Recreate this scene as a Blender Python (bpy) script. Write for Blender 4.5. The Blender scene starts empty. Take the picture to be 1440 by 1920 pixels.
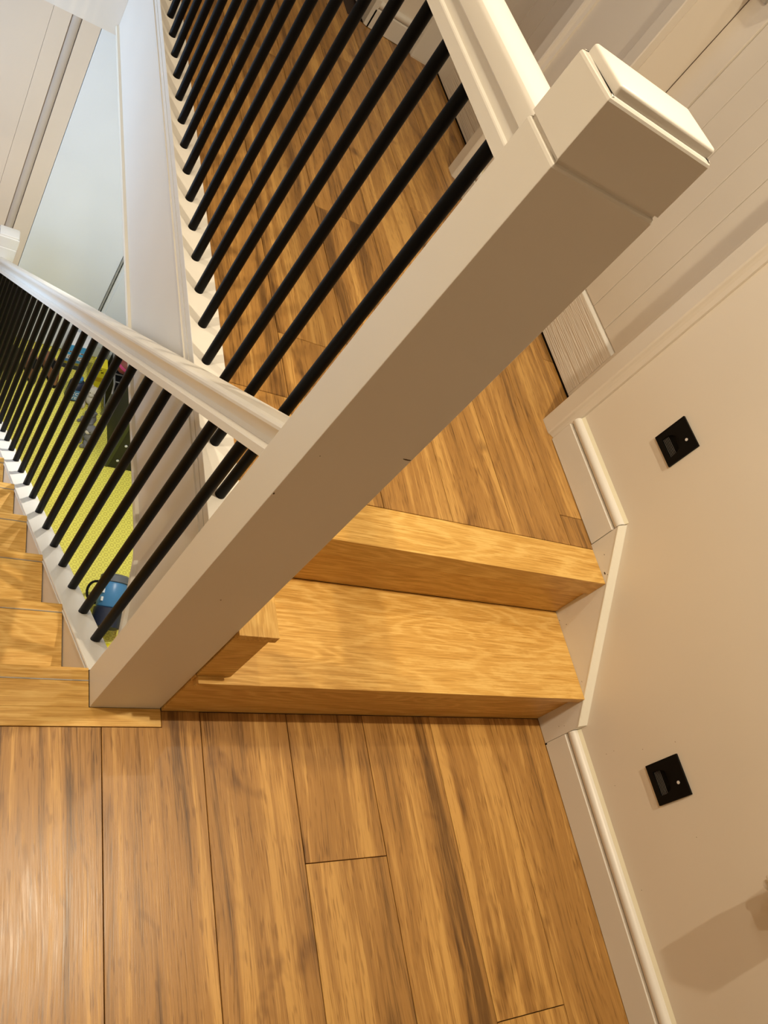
import bpy, bmesh, math, random
from mathutils import Vector, Matrix
random.seed(7)
S = bpy.context.scene
COL = S.collection

# ------------------------------------------------------------------ camera
cam_data = bpy.data.cameras.new('camera')
cam = bpy.data.objects.new('camera', cam_data)
COL.objects.link(cam)
cam_data.sensor_fit = 'HORIZONTAL'
cam_data.sensor_width = 36.0
cam_data.lens = 36.0 * 1508.23 / 1440.0
cam_data.clip_start = 0.02
cam_data.clip_end = 60
RGT = Vector((0.81249429, -0.19073766, 0.55088309))
DWN = Vector((0.15858205, -0.83701317, -0.52369904))
FWD = Vector((0.56098553, 0.51286264, -0.64982085))
M = Matrix((RGT, -DWN, -FWD)).transposed().to_4x4()
M.translation = Vector((-0.4380, -0.5509, 1.4206))
cam.matrix_world = M
S.camera = cam

# ------------------------------------------------------------------ world, view, daylight
W = bpy.data.worlds.new('World'); S.world = W; W.use_nodes = True
W.node_tree.nodes['Background'].inputs[0].default_value = (0.62, 0.80, 1.0, 1)
W.node_tree.nodes['Background'].inputs[1].default_value = 1.5
S.view_settings.view_transform = 'Standard'
S.view_settings.look = 'None'
S.view_settings.gamma = 1.0
S.view_settings.use_curve_mapping = False
S.view_settings.exposure = 0.11
S.cycles.max_bounces = 7

CEIL = 2.95            # ceiling above the landing
HU = 0.342             # upper floor level
ZL = -2.2555           # lower floor level
WARM = (1.0, 0.855, 0.62)

def area_light(name, loc, size, power, color, direction=(0, 0, -1), size_y=None, shape='DISK'):
    l = bpy.data.lights.new(name, 'AREA'); l.shape = shape; l.size = size
    if size_y: l.size_y = size_y
    l.energy = power; l.color = color
    o = bpy.data.objects.new(name, l); COL.objects.link(o)
    o.location = loc
    o.rotation_euler = Vector(direction).to_track_quat('-Z', 'Y').to_euler()
    return o

# daylight coming in through the stair window in the far side wall
area_light('daylight', (-1.02, 1.95, -0.35), 1.0, 14, (0.48, 0.70, 1.0), (1, 0.42, -0.25), 1.0, 'RECTANGLE')

# ------------------------------------------------------------------ materials
def new_mat(name):
    m = bpy.data.materials.new(name); m.use_nodes = True
    nt = m.node_tree
    return m, nt, nt.nodes['Principled BSDF']

def N(nt, t, **kw):
    n = nt.nodes.new(t)
    for k, v in kw.items():
        if k == 'op': n.operation = v
        else: setattr(n, k, v)
    return n

def ramp(nt, stops, fac):
    r = nt.nodes.new('ShaderNodeValToRGB')
    el = r.color_ramp.elements
    while len(el) < len(stops): el.new(0.5)
    for e, (p, c) in zip(el, stops):
        e.position = p; e.color = (*c, 1)
    nt.links.new(fac, r.inputs[0])
    return r.outputs[0]

def math_n(nt, op, a, b=None):
    n = nt.nodes.new('ShaderNodeMath'); n.operation = op
    for i, v in enumerate((a, b)):
        if v is None: continue
        if isinstance(v, (int, float)): n.inputs[i].default_value = v
        else: nt.links.new(v, n.inputs[i])
    return n.outputs[0]

def noise(nt, vec, scale=1.0, detail=3.0, rough=0.55, dist=0.0):
    n = nt.nodes.new('ShaderNodeTexNoise')
    n.inputs['Scale'].default_value = scale; n.inputs['Detail'].default_value = detail
    n.inputs['Roughness'].default_value = rough; n.inputs['Distortion'].default_value = dist
    nt.links.new(vec, n.inputs['Vector'])
    return n.outputs[0]

def scaled(nt, vec, s):
    n = nt.nodes.new('ShaderNodeVectorMath'); n.operation = 'MULTIPLY'
    nt.links.new(vec, n.inputs[0]); n.inputs[1].default_value = s
    return n.outputs[0]

def bump(nt, bsdf, h, strength, dist=0.002):
    b = nt.nodes.new('ShaderNodeBump'); b.inputs['Strength'].default_value = strength
    b.inputs['Distance'].default_value = dist
    nt.links.new(h, b.inputs['Height']); nt.links.new(b.outputs[0], bsdf.inputs['Normal'])

def own_coords(nt, spread=(31.0, 57.0, 13.0)):
    """object coordinates moved by a random amount for each object"""
    tc = nt.nodes.new('ShaderNodeTexCoord'); oi = nt.nodes.new('ShaderNodeObjectInfo')
    sp = nt.nodes.new('ShaderNodeVectorMath'); sp.operation = 'SCALE'
    sp.inputs[0].default_value = spread; nt.links.new(oi.outputs['Random'], sp.inputs['Scale'])
    ad = nt.nodes.new('ShaderNodeVectorMath'); ad.operation = 'ADD'
    nt.links.new(tc.outputs['Object'], ad.inputs[0]); nt.links.new(sp.outputs[0], ad.inputs[1])
    return ad.outputs[0], oi.outputs['Random']

def paint(name, col, rough=0.42, var=0.05, bumps=0.10, bscale=90.0):
    m, nt, b = new_mat(name)
    tc = nt.nodes.new('ShaderNodeTexCoord')
    n1 = noise(nt, tc.outputs['Object'], 3.0, 1)
    c = ramp(nt, [(0.3, tuple(x * (1 - var) for x in col)), (0.7, col)], n1)
    nt.links.new(c, b.inputs['Base Color'])
    b.inputs['Roughness'].default_value = rough
    if bumps > 0.12:
        bump(nt, b, noise(nt, tc.outputs['Object'], bscale, 0), bumps, 0.0006)
    return m

def plain(name, col, rough=0.5, metal=0.0):
    m, nt, b = new_mat(name)
    tc = nt.nodes.new('ShaderNodeTexCoord')
    n1 = noise(nt, tc.outputs['Object'], 25.0, 2)
    c = ramp(nt, [(0.3, tuple(x * 0.92 for x in col)), (0.7, col)], n1)
    nt.links.new(c, b.inputs['Base Color'])
    b.inputs['Roughness'].default_value = rough
    b.inputs['Metallic'].default_value = metal
    return m

def laminate(name, dark, mid, light):
    m, nt, b = new_mat(name)
    v, rnd = own_coords(nt)
    # slow sideways wander of the grain
    wob = noise(nt, scaled(nt, v, (5.0, 1.7, 1.0)), 1.0, 1, 0.5)
    sh = nt.nodes.new('ShaderNodeCombineXYZ')
    nt.links.new(math_n(nt, 'MULTIPLY', math_n(nt, 'SUBTRACT', wob, 0.5), 0.05), sh.inputs[0])
    wv = nt.nodes.new('ShaderNodeVectorMath'); wv.operation = 'ADD'
    nt.links.new(v, wv.inputs[0]); nt.links.new(sh.outputs[0], wv.inputs[1]); w = wv.outputs[0]
    st = noise(nt, scaled(nt, w, (20.0, 0.9, 1.0)), 1.0, 2, 0.55, 0.3)
    md = noise(nt, scaled(nt, w, (85.0, 3.0, 1.0)), 1.0, 2, 0.6, 0.3)
    fine = noise(nt, scaled(nt, w, (380.0, 11.0, 1.0)), 1.0, 2, 0.65)
    pore = noise(nt, scaled(nt, w, (230.0, 22.0, 1.0)), 1.0, 1, 0.5)
    k = noise(nt, scaled(nt, w, (9.0, 4.0, 1.0)), 1.0, 3, 0.62, 0.8)
    f = math_n(nt, 'ADD', math_n(nt, 'MULTIPLY', st, 0.58), math_n(nt, 'MULTIPLY', md, 0.28))
    f = math_n(nt, 'ADD', f, math_n(nt, 'MULTIPLY', fine, 0.26))
    f = math_n(nt, 'ADD', f, math_n(nt, 'MULTIPLY', math_n(nt, 'SUBTRACT', rnd, 0.5), 0.05))
    c = ramp(nt, [(0.415, dark), (0.53, mid), (0.57, mid), (0.665, light)], f)
    pr = ramp(nt, [(0.60, (1, 1, 1)), (0.70, (0.72, 0.68, 0.62))], pore)
    mp = nt.nodes.new('ShaderNodeMix'); mp.data_type = 'RGBA'; mp.blend_type = 'MULTIPLY'; mp.inputs[0].default_value = 1.0
    nt.links.new(c, mp.inputs[6]); nt.links.new(pr, mp.inputs[7]); c = mp.outputs[2]
    # knots and smoky patches
    kn = ramp(nt, [(0.58, (1, 1, 1)), (0.66, (0.72, 0.68, 0.64)), (0.74, (0.36, 0.33, 0.30))], k)
    mx = nt.nodes.new('ShaderNodeMix'); mx.data_type = 'RGBA'; mx.blend_type = 'MULTIPLY'
    mx.inputs[0].default_value = 1.0
    nt.links.new(c, mx.inputs[6]); nt.links.new(kn, mx.inputs[7])
    nt.links.new(mx.outputs[2], b.inputs['Base Color'])
    r = ramp(nt, [(0.3, (0.27,) * 3), (0.7, (0.40,) * 3)], fine)
    nt.links.new(r, b.inputs['Roughness'])
    b.inputs['Specular IOR Level'].default_value = 0.5
    bump(nt, b, fine, 0.22, 0.0007)
    return m

def oak(name, dark, mid, light):
    """planed oak, grain along local X with flame figure"""
    m, nt, b = new_mat(name)
    v, rnd = own_coords(nt, (7.0, 19.0, 5.0))
    fld = noise(nt, scaled(nt, v, (1.6, 8.0, 8.0)), 1.0, 2.0, 0.4, 0.15)
    edge = noise(nt, scaled(nt, v, (30.0, 110.0, 110.0)), 1.0, 2, 0.6)
    ph = math_n(nt, 'ADD', math_n(nt, 'MULTIPLY', fld, 130.0), math_n(nt, 'MULTIPLY', edge, 5.0))
    rings = math_n(nt, 'SINE', ph)
    rings = math_n(nt, 'POWER', math_n(nt, 'ADD', math_n(nt, 'MULTIPLY', rings, 0.5), 0.5), 2.0)
    jag = noise(nt, scaled(nt, v, (13.0, 300.0, 300.0)), 1.0, 2, 0.6)
    fine = noise(nt, scaled(nt, v, (9.0, 680.0, 680.0)), 1.0, 2, 0.65)
    big = noise(nt, scaled(nt, v, (1.5, 5.0, 5.0)), 1.0, 2)
    f = math_n(nt, 'ADD', math_n(nt, 'MULTIPLY', rings, 0.11), math_n(nt, 'MULTIPLY', jag, 0.46))
    f = math_n(nt, 'ADD', f, math_n(nt, 'MULTIPLY', fine, 0.42))
    f = math_n(nt, 'ADD', f, math_n(nt, 'MULTIPLY', math_n(nt, 'SUBTRACT', big, 0.5), 0.20))
    c = ramp(nt, [(0.32, dark), (0.46, mid), (0.60, light)], f)
    nt.links.new(c, b.inputs['Base Color'])
    b.inputs['Roughness'].default_value = 0.42
    bump(nt, b, fine, 0.15, 0.0005)
    return m

def vinyl():
    m, nt, b = new_mat('yellow_vinyl')
    tc = nt.nodes.new('ShaderNodeTexCoord')
    sx = nt.nodes.new('ShaderNodeSeparateXYZ'); nt.links.new(tc.outputs['Object'], sx.inputs[0])
    def cell(o, size, off=0.0):
        return math_n(nt, 'SUBTRACT', math_n(nt, 'FRACT', math_n(nt, 'ADD', math_n(nt, 'DIVIDE', o, size), 50.0 + off)), 0.5)
    a, c = cell(sx.outputs[0], 0.032), cell(sx.outputs[1], 0.032)
    d = math_n(nt, 'SQRT', math_n(nt, 'ADD', math_n(nt, 'MULTIPLY', a, a), math_n(nt, 'MULTIPLY', c, c)))
    ring = math_n(nt, 'LESS_THAN', math_n(nt, 'ABSOLUTE', math_n(nt, 'SUBTRACT', d, 0.27)), 0.075)
    a2, c2 = cell(sx.outputs[0], 0.032, 0.5), cell(sx.outputs[1], 0.032, 0.5)
    q = math_n(nt, 'MAXIMUM', math_n(nt, 'ABSOLUTE', a2), math_n(nt, 'ABSOLUTE', c2))
    dot = math_n(nt, 'LESS_THAN', math_n(nt, 'ABSOLUTE', math_n(nt, 'SUBTRACT', q, 0.12)), 0.05)
    f = math_n(nt, 'MAXIMUM', ring, dot)
    col = ramp(nt, [(0.0, (0.84, 0.77, 0.13)), (1.0, (0.64, 0.56, 0.08))], f)
    nt.links.new(col, b.inputs['Base Color']); b.inputs['Roughness'].default_value = 0.45
    return m

MAT = {}
MAT['white'] = paint('white_satin', (0.80, 0.765, 0.71), 0.36)
MAT['wall'] = paint('wall_emulsion', (0.82, 0.755, 0.665), 0.55, 0.04, 0.10, 120)
MAT['ceiling'] = paint('ceiling_white', (0.80, 0.78, 0.74), 0.8)
MAT['door'] = paint('door_white', (0.79, 0.73, 0.65), 0.40)
MAT['panel'] = paint('cool_white_panel', (0.84, 0.89, 0.95), 0.35)
MAT['lam'] = laminate('laminate_board', (0.150, 0.070, 0.017), (0.385, 0.193, 0.049), (0.59, 0.33, 0.094))
MAT['lamedge'] = plain('joint_dark', (0.03, 0.016, 0.008), 0.8)
MAT['oak'] = oak('oak_board', (0.51, 0.265, 0.046), (0.66, 0.375, 0.088), (0.78, 0.50, 0.15))
MAT['black'] = plain('black_metal', (0.0025, 0.0025, 0.003), 0.45)
MAT['black'].node_tree.nodes['Principled BSDF'].inputs['Specular IOR Level'].default_value = 0.10
MAT['blackp'] = plain('black_plastic', (0.004, 0.0035, 0.003), 0.6)
MAT['blackp'].node_tree.nodes['Principled BSDF'].inputs['Specular IOR Level'].default_value = 0.12
MAT['grey_line'] = plain('grey_strip', (0.45, 0.42, 0.38), 0.35, 0.6)
MAT['chip'] = plain('worn_paint_and_gap_shade', (0.10, 0.065, 0.04), 0.8)  # chipped paint, and the painted shade in the door edge gaps
MAT['lens'] = plain('sensor_lens', (0.75, 0.73, 0.72), 0.3)
MAT['slat'] = plain('louvre_grey', (0.13, 0.12, 0.11), 0.45)
MAT['vinyl'] = vinyl()
MAT['sub'] = plain('subfloor', (0.05, 0.03, 0.02), 0.9)
MAT['caulk'] = paint('yellowed_caulk', (0.84, 0.78, 0.60), 0.5)
MAT['cream'] = paint('cream_edge', (0.84, 0.80, 0.70), 0.4)

def ribbed():
    """brushed paint over grain on the door's bottom rail"""
    m, nt, b = new_mat('ribbed_paint')
    tc = nt.nodes.new('ShaderNodeTexCoord')
    b.inputs['Base Color'].default_value = (0.79, 0.73, 0.65, 1); b.inputs['Roughness'].default_value = 0.45
    n = noise(nt, scaled(nt, tc.outputs['Object'], (4, 4, 240)), 1.0, 2)
    bump(nt, b, n, 1.0, 0.004)
    return m
MAT['ribbed'] = ribbed()

# ------------------------------------------------------------------ builders
def link(name, me, mat, parent=None, origin=(0, 0, 0), smooth=False):
    me.name = name
    if mat is not None and not me.materials: me.materials.append(mat)
    if smooth:
        for p in me.polygons: p.use_smooth = True
    o = bpy.data.objects.new(name, me); COL.objects.link(o)
    og = Vector(origin)
    me.transform(Matrix.Translation(-og))
    if parent is not None:
        o.parent = parent; o.location = og - world_loc(parent)
    else:
        o.location = og
    return o

def world_loc(o):
    v = Vector(o.location)
    while o.parent is not None:
        o = o.parent; v += Vector(o.location)
    return v

def thing(name, loc, label, cat, group=None):
    o = bpy.data.objects.new(name, None); COL.objects.link(o)
    o.empty_display_size = 0.05
    o.location = loc; o['label'] = label; o['category'] = cat
    if group: o['group'] = group
    return o

def tag(o, label=None, cat=None, group=None, kind=None):
    if label: o['label'] = label
    if cat: o['category'] = cat
    if group: o['group'] = group
    if kind: o['kind'] = kind
    return o

def to_mesh(bm, name='m'):
    bmesh.ops.recalc_face_normals(bm, faces=bm.faces)
    me = bpy.data.meshes.new(name); bm.to_mesh(me); bm.free()
    return me

def bm_box(bm, x0, x1, y0, y1, z0, z1):
    r = bmesh.ops.create_cube(bm, size=1.0)
    for v in r['verts']:
        v.co = Vector(((x0 + x1) / 2 + v.co.x * (x1 - x0), (y0 + y1) / 2 + v.co.y * (y1 - y0), (z0 + z1) / 2 + v.co.z * (z1 - z0)))
    return r['verts']

def box(name, x0, x1, y0, y1, z0, z1, mat, parent=None, bevel=0.0, origin=None, seg=2):
    bm = bmesh.new(); bm_box(bm, x0, x1, y0, y1, z0, z1)
    if bevel:
        bmesh.ops.bevel(bm, geom=bm.edges[:], offset=bevel, segments=seg, affect='EDGES', profile=0.6)
    if origin is None: origin = ((x0 + x1) / 2, (y0 + y1) / 2, (z0 + z1) / 2)
    return link(name, to_mesh(bm), mat, parent, origin)

def prism(name, pts, axis, a, b, mat, parent=None, bevel=0.0, origin=None, seg=2):
    """polygon pts extruded along axis from a to b; pts give the two other coordinates in xyz order"""
    def put(p, t):
        c = list(p); c.insert({'x': 0, 'y': 1, 'z': 2}[axis], t); return c
    bm = bmesh.new()
    v0 = [bm.verts.new(put(p, a)) for p in pts]; v1 = [bm.verts.new(put(p, b)) for p in pts]
    n = len(pts)
    f = [bm.faces.new(v0), bm.faces.new(v1[::-1])]
    for i in range(n): f.append(bm.faces.new((v0[i], v1[i], v1[(i + 1) % n], v0[(i + 1) % n])))
    bmesh.ops.recalc_face_normals(bm, faces=bm.faces)
    if bevel: bmesh.ops.bevel(bm, geom=bm.edges[:], offset=bevel, segments=seg, affect='EDGES', profile=0.6)
    if origin is None:
        cs = [v.co for v in bm.verts]
        origin = sum(cs, Vector()) / len(cs)
    return link(name, to_mesh(bm), mat, parent, origin)

def sweep(name, prof, p0, p1, shear_axis, mat, parent=None, smooth=False):
    """profile of (u, w) swept from p0 to p1; u runs along world x, w along world z"""
    p0, p1 = Vector(p0), Vector(p1)
    bm = bmesh.new()
    a = [bm.verts.new(p0 + Vector((u, 0, w))) for u, w in prof]
    b = [bm.verts.new(p1 + Vector((u, 0, w))) for u, w in prof]
    n = len(prof)
    bm.faces.new(a); bm.faces.new(b[::-1])
    for i in range(n): bm.faces.new((a[i], b[i], b[(i + 1) % n], a[(i + 1) % n]))
    return link(name, to_mesh(bm), mat, parent, (p0 + p1) / 2, smooth)

def bm_tube(bm, p0, p1, r0, r1=None, seg=16, caps=True):
    p0, p1 = Vector(p0), Vector(p1); r1 = r0 if r1 is None else r1
    d = (p1 - p0).normalized(); q = d.to_track_quat('Z', 'Y')
    a = [bm.verts.new(p0 + q @ Vector((r0 * math.cos(t), r0 * math.sin(t), 0))) for t in [2 * math.pi * i / seg for i in range(seg)]]
    b = [bm.verts.new(p1 + q @ Vector((r1 * math.cos(t), r1 * math.sin(t), 0))) for t in [2 * math.pi * i / seg for i in range(seg)]]
    for i in range(seg): bm.faces.new((a[i], a[(i + 1) % seg], b[(i + 1) % seg], b[i]))
    if caps: bm.faces.new(a[::-1]); bm.faces.new(b)

def shade_auto(o, ang=0.6):
    me = o.data
    for p in me.polygons: p.use_smooth = True
    bm = bmesh.new(); bm.from_mesh(me)
    for e in bm.edges:
        if len(e.link_faces) == 2 and e.calc_face_angle(0) > ang: e.smooth = False
    bm.to_mesh(me); bm.free()
    return o

def tube(name, p0, p1, r, mat, parent=None, seg=16, r1=None):
    bm = bmesh.new(); bm_tube(bm, p0, p1, r, r1, seg)
    return shade_auto(link(name, to_mesh(bm), mat, parent, (Vector(p0) + Vector(p1)) / 2))

def path_tube(name, pts, r, mat, parent=None, seg=10):
    """round bar bent along pts"""
    pts = [Vector(p) for p in pts]
    bm = bmesh.new(); rings = []
    for i, p in enumerate(pts):
        d = (pts[min(i + 1, len(pts) - 1)] - pts[max(i - 1, 0)]).normalized()
        q = d.to_track_quat('Z', 'Y')
        rings.append([bm.verts.new(p + q @ Vector((r * math.cos(2 * math.pi * k / seg), r * math.sin(2 * math.pi * k / seg), 0))) for k in range(seg)])
    for A, B in zip(rings, rings[1:]):
        # align the rings so that the skin does not twist
        off = min(range(seg), key=lambda s: (A[0].co - B[s].co).length)
        for k in range(seg):
            bm.faces.new((A[k], A[(k + 1) % seg], B[(k + 1 + off) % seg], B[(k + off) % seg]))
    bm.faces.new(rings[0][::-1]); bm.faces.new(rings[-1])
    return shade_auto(link(name, to_mesh(bm), mat, parent, pts[0]))

def lathe(name, prof, loc, mat, parent=None, seg=24, axis=(0, 0, 1)):
    q = Vector(axis).to_track_quat('Z', 'Y'); loc = Vector(loc)
    bm = bmesh.new(); rings = []
    for r, z in prof:
        rings.append([bm.verts.new(loc + q @ Vector((max(r, 1e-5) * math.cos(2 * math.pi * k / seg), max(r, 1e-5) * math.sin(2 * math.pi * k / seg), z))) for k in range(seg)])
    for A, B in zip(rings, rings[1:]):
        for k in range(seg): bm.faces.new((A[k], A[(k + 1) % seg], B[(k + 1) % seg], B[k]))
    bm.faces.new(rings[0][::-1]); bm.faces.new(rings[-1])
    return shade_auto(link(name, to_mesh(bm), mat, parent, loc), 0.7)

def blob(name, loc, rad, mat, parent=None, lump=0.0, seed=0, sub=3, rot=(0, 0, 0)):
    bm = bmesh.new(); bmesh.ops.create_icosphere(bm, subdivisions=sub, radius=1.0)
    rr = random.Random(seed); ph = [rr.uniform(0, 6.28) for _ in range(6)]
    from mathutils import Euler
    E_ = Euler(rot).to_matrix()
    for v in bm.verts:
        c = v.co
        k = 1 + lump * (math.sin(4 * c.x + ph[0]) * math.sin(4 * c.y + ph[1]) + math.sin(5 * c.z + ph[2]) * 0.6)
        v.co = Vector(loc) + E_ @ Vector((c.x * rad[0] * k, c.y * rad[1] * k, c.z * rad[2] * k))
    return link(name, to_mesh(bm), mat, parent, loc, True)

def text(name, body, loc, size, mat, parent, rot, depth=0.0008):
    c = bpy.data.curves.new(name, 'FONT'); c.body = body; c.size = size; c.extrude = depth
    c.align_x = 'CENTER'; c.align_y = 'CENTER'
    t = bpy.data.objects.new('tmp_text', c); COL.objects.link(t)
    dg = bpy.context.evaluated_depsgraph_get()
    me = bpy.data.meshes.new_from_object(t.evaluated_get(dg))
    bpy.data.objects.remove(t)
    me.materials.clear(); me.materials.append(mat)
    o = bpy.data.objects.new(name, me); COL.objects.link(o)
    o.parent = parent; o.location = Vector(loc) - world_loc(parent); o.rotation_euler = rot
    return o

WS = 1.1445     # face of skirting boards and wall string
WR = 1.165      # face of the landing wall
YF = 2.655      # end wall of the upper hall
XLW = -0.95     # stair-side wall
# ------------------------------------------------------------------ structure: floors
g = 0.0007
fl = box('floor_landing', XLW, WR + 0.02, -2.20, 0.05, -0.20, -0.011, MAT['sub'])
tag(fl, 'brown oak-effect laminate floor of the lower landing', None, None, 'structure')
edges = [0.0212 + 0.19 * k for k in range(-6, 7)]
joints = {-0.3588: -0.86, -0.1688: -0.95, 0.0212: -0.90, 0.2112: -0.78, 0.4012: -0.299, 0.5912: -0.88, 0.7812: -0.622, 0.9712: -0.93}
def plank(x0, x1, y0, y1, z, parent, pts=None):
    if pts is None:
        pts = [(x0 + g, y0 + g), (x1 - g, y0 + g), (x1 - g, y1 - g), (x0 + g, y1 - g)]
    bm = bmesh.new()
    lo = [bm.verts.new((p[0], p[1], z - 0.0105)) for p in pts]
    hi = [bm.verts.new((p[0], p[1], z - 0.0010)) for p in pts]
    cx = sum(p[0] for p in pts) / len(pts); cy = sum(p[1] for p in pts) / len(pts)
    # a small chamfer at the top edge of every board
    n = len(pts); ch = 0.0005; tp = []
    for i in range(n):
        a, b_, c_ = Vector(pts[i - 1]), Vector(pts[i]), Vector(pts[(i + 1) % n])
        e1 = (b_ - a).normalized(); e2 = (c_ - b_).normalized()
        n1 = Vector((-e1.y, e1.x)); n2 = Vector((-e2.y, e2.x))
        q = b_ + (n1 + n2) * ch
        tp.append(bm.verts.new((q.x, q.y, z)))
    bm.faces.new(tp)
    for i in range(n):
        j = (i + 1) % n
        bm.faces.new((hi[i], hi[j], tp[j], tp[i])); bm.faces.new((lo[i], lo[j], hi[j], hi[i]))
    return link('plank', to_mesh(bm), MAT['lam'], parent, (cx, cy, z))
for e in edges:
    x0, x1 = max(e, XLW), min(e + 0.19, WS + 0.012)
    if x1 - x0 < 0.02: continue
    ytop = -0.036 if x1 < 0.14 else -0.0045
    cut = joints.get(round(e, 4), -0.7)
    if x0 < 0.13 < x1:      # the board notched round the end of the oak nosing
        plank(0, 0, 0, 0, 0, fl, [(x0 + g, cut + g), (x1 - g, cut + g), (x1 - g, -0.0045), (0.1335, -0.0045), (0.1335, -0.0365), (x0 + g, -0.0365)])
    else:
        plank(x0, x1, cut, ytop, 0.0, fl)
    plank(x0, x1, -2.19, cut, 0.0, fl)

fu = box('floor_upper', 0.104, 1.345, 0.24, YF + 1.4, 0.035, HU - 0.011, MAT['sub'])
tag(fu, 'brown oak-effect laminate floor of the upper hall', None, None, 'structure')
uj = {0: [0.55, 1.62], 1: [0.742, 2.004], 2: [1.288], 3: [0.98, 2.25], 4: [1.50], 5: [0.40, 1.645], 6: [1.0]}
uedge = [0.117, 0.307, 0.496, 0.684, 0.873, 1.063, 1.253, 1.335]
for i in range(7):
    x0, x1 = uedge[i], uedge[i + 1]
    if i == 0: x0 = 0.1555
    yend = YF + 1.35 if i < 4 else YF - 0.002
    ys = [0.3105] + uj[i] + [yend]
    for a, b in zip(ys, ys[1:]): plank(x0, x1, a, b, HU, fu)
fw = box('floor_hall_end', XLW, 0.104, 2.3505, YF + 1.4, 0.035, HU, MAT['lam'])
tag(fw, 'laminate floor beyond the stairwell', None, None, 'structure')

flow = box('floor_lower', XLW - 0.05, 1.30, 0.0, 3.20, ZL - 0.1, ZL, MAT['vinyl'], origin=(0, 0, ZL))
tag(flow, 'yellow vinyl floor with small ring pattern downstairs', None, None, 'structure')

# ------------------------------------------------------------------ structure: walls and ceiling
def multi_box(name, boxes, mat, label=None):
    bm = bmesh.new()
    for b in boxes: bm_box(bm, *b)
    o = link(name, to_mesh(bm), mat)
    return tag(o, label, None, None, 'structure')
D1A, D1B, D2A, D2B, DTOP = 0.735, 1.452, 1.872, 2.606, 2.34
multi_box('wall_right', [
    (WR, 1.345, -2.30, D1A, -0.2, CEIL), (WR, 1.345, D1B, D2A, 0.0, CEIL), (WR, 1.345, D2B, YF + 0.1, 0.0, CEIL),
    (WR, 1.345, D1A, D1B, DTOP, CEIL), (WR, 1.345, D2A, D2B, DTOP, CEIL), (1.345, 1.42, D1A - .05, YF + .1, 0.0, CEIL)], MAT['wall'],
    'cream painted wall beside the landing and the hall doors')
multi_box('wall_lower_right', [(WR + 0.03, 1.34, 0.0, 3.2, ZL, 0.034)], MAT['wall'], 'cream wall of the room downstairs')
multi_box('wall_back', [(XLW - .1, 1.345, -2.30, -2.20, -0.2, CEIL)], paint('low_bounce_taupe', (0.46, 0.40, 0.33), 0.6), 'unseen taupe wall behind the landing, darkened to cut bounced light')  # out of view; tone kept dark so less light bounces onto the newel
multi_box('wall_under_landing', [(0.10, 1.3, -0.10, 0.0, ZL, -0.21)], MAT['wall'], 'wall under the landing')
# the stair-side wall, with the stair window in it
WY0, WY1, WZ0, WZ1 = 1.40, 2.50, -0.95, 0.25
multi_box('wall_left', [
    (XLW - 0.1, XLW, -2.30, WY0, ZL, CEIL), (XLW - 0.1, XLW, WY1, YF + 1.4, ZL, CEIL),
    (XLW - 0.1, XLW, WY0, WY1, ZL, WZ0), (XLW - 0.1, XLW, WY0, WY1, WZ1, CEIL)], MAT['wall'], 'cream wall along the stairs')
wn = box('window_1', XLW - 0.075, XLW - 0.055, WY0, WY0 + 0.05, WZ0, WZ1, MAT['white'])
tag(wn, 'white framed window lighting the stairs', None, None, 'structure')
box('frame', XLW - 0.075, XLW - 0.055, WY1 - 0.05, WY1, WZ0, WZ1, MAT['white'], wn)
box('frame', XLW - 0.075, XLW - 0.055, WY0 + .05, WY1 - .05, WZ0, WZ0 + .05, MAT['white'], wn)
box('frame', XLW - 0.075, XLW - 0.055, WY0 + .05, WY1 - .05, WZ1 - .05, WZ1, MAT['white'], wn)
box('mullion', XLW - 0.075, XLW - 0.055, 1.935, 1.965, WZ0 + .05, WZ1 - .05, MAT['white'], wn)
box('window_sill', XLW - 0.05, XLW + 0.05, WY0 - 0.04, WY1 + 0.04, WZ0 - 0.03, WZ0, MAT['white'], wn, 0.004)
multi_box('wall_hall_end', [(XLW, 0.95, YF + 1.4, YF + 1.5, 0.0, CEIL), (0.962, 1.345, YF, YF + 1.5, 0.035, CEIL)], MAT['wall'], 'cream wall at the end of the hall')
multi_box('ceiling', [(XLW - .1, 1.42, -2.3, YF + 1.5, CEIL, CEIL + .1)], MAT['ceiling'], 'white ceiling')
# downstairs end wall with a rounded vertical pipe boxing and cupboard fronts
YW = 3.0912
multi_box('wall_lower_end', [(XLW - .05, -0.0215, YW + 0.0015, YW + 0.15, ZL, 0.034), (-0.0205, 0.050, YW, YW + 0.15, ZL, 0.034),
                             (0.092, 0.168, YW, YW + 0.15, ZL, 0.034), (0.05, 0.092, YW + 0.03, YW + .15, ZL, 0.034), (0.168, 1.3, YW + 0.03, YW + .15, ZL, 0.034)],
          paint('peach_wall', (0.82, 0.70, 0.58), 0.5), 'cream boarded wall at the foot of the stairs')
tp = tube('trim_4', (0.071, YW + 0.016, ZL), (0.071, YW + 0.016, 0.034), 0.0206, paint('pipe_shade_taupe', (0.60, 0.52, 0.45), 0.5), None, 20)  # darker tone puts the band's shading into the colour
tag(tp, 'round pipe running up the wall at the stair foot, its shade put in as taupe', None, None, 'structure')
d3 = box('door_3', 0.170, 0.632, YW - 0.004, YW + 0.028, ZL + 0.012, 0.0, MAT['panel'], None, 0.002)
tag(d3, 'plain white flush door panel at the foot of the stairs', None, None, 'structure')
d4 = box('door_4', 0.652, 1.10, YW + 0.002, YW + 0.028, ZL + 0.012, 0.0, MAT['panel'], None, 0.002)
tag(d4, 'second white flush door panel beyond a dark gap', None, None, 'structure')
box('edge_strip', 0.634, 0.643, YW - 0.008, YW + 0.02, ZL + 0.012, 0.0, plain('strip_grey', (0.40, 0.40, 0.38), 0.4), d4)
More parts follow.
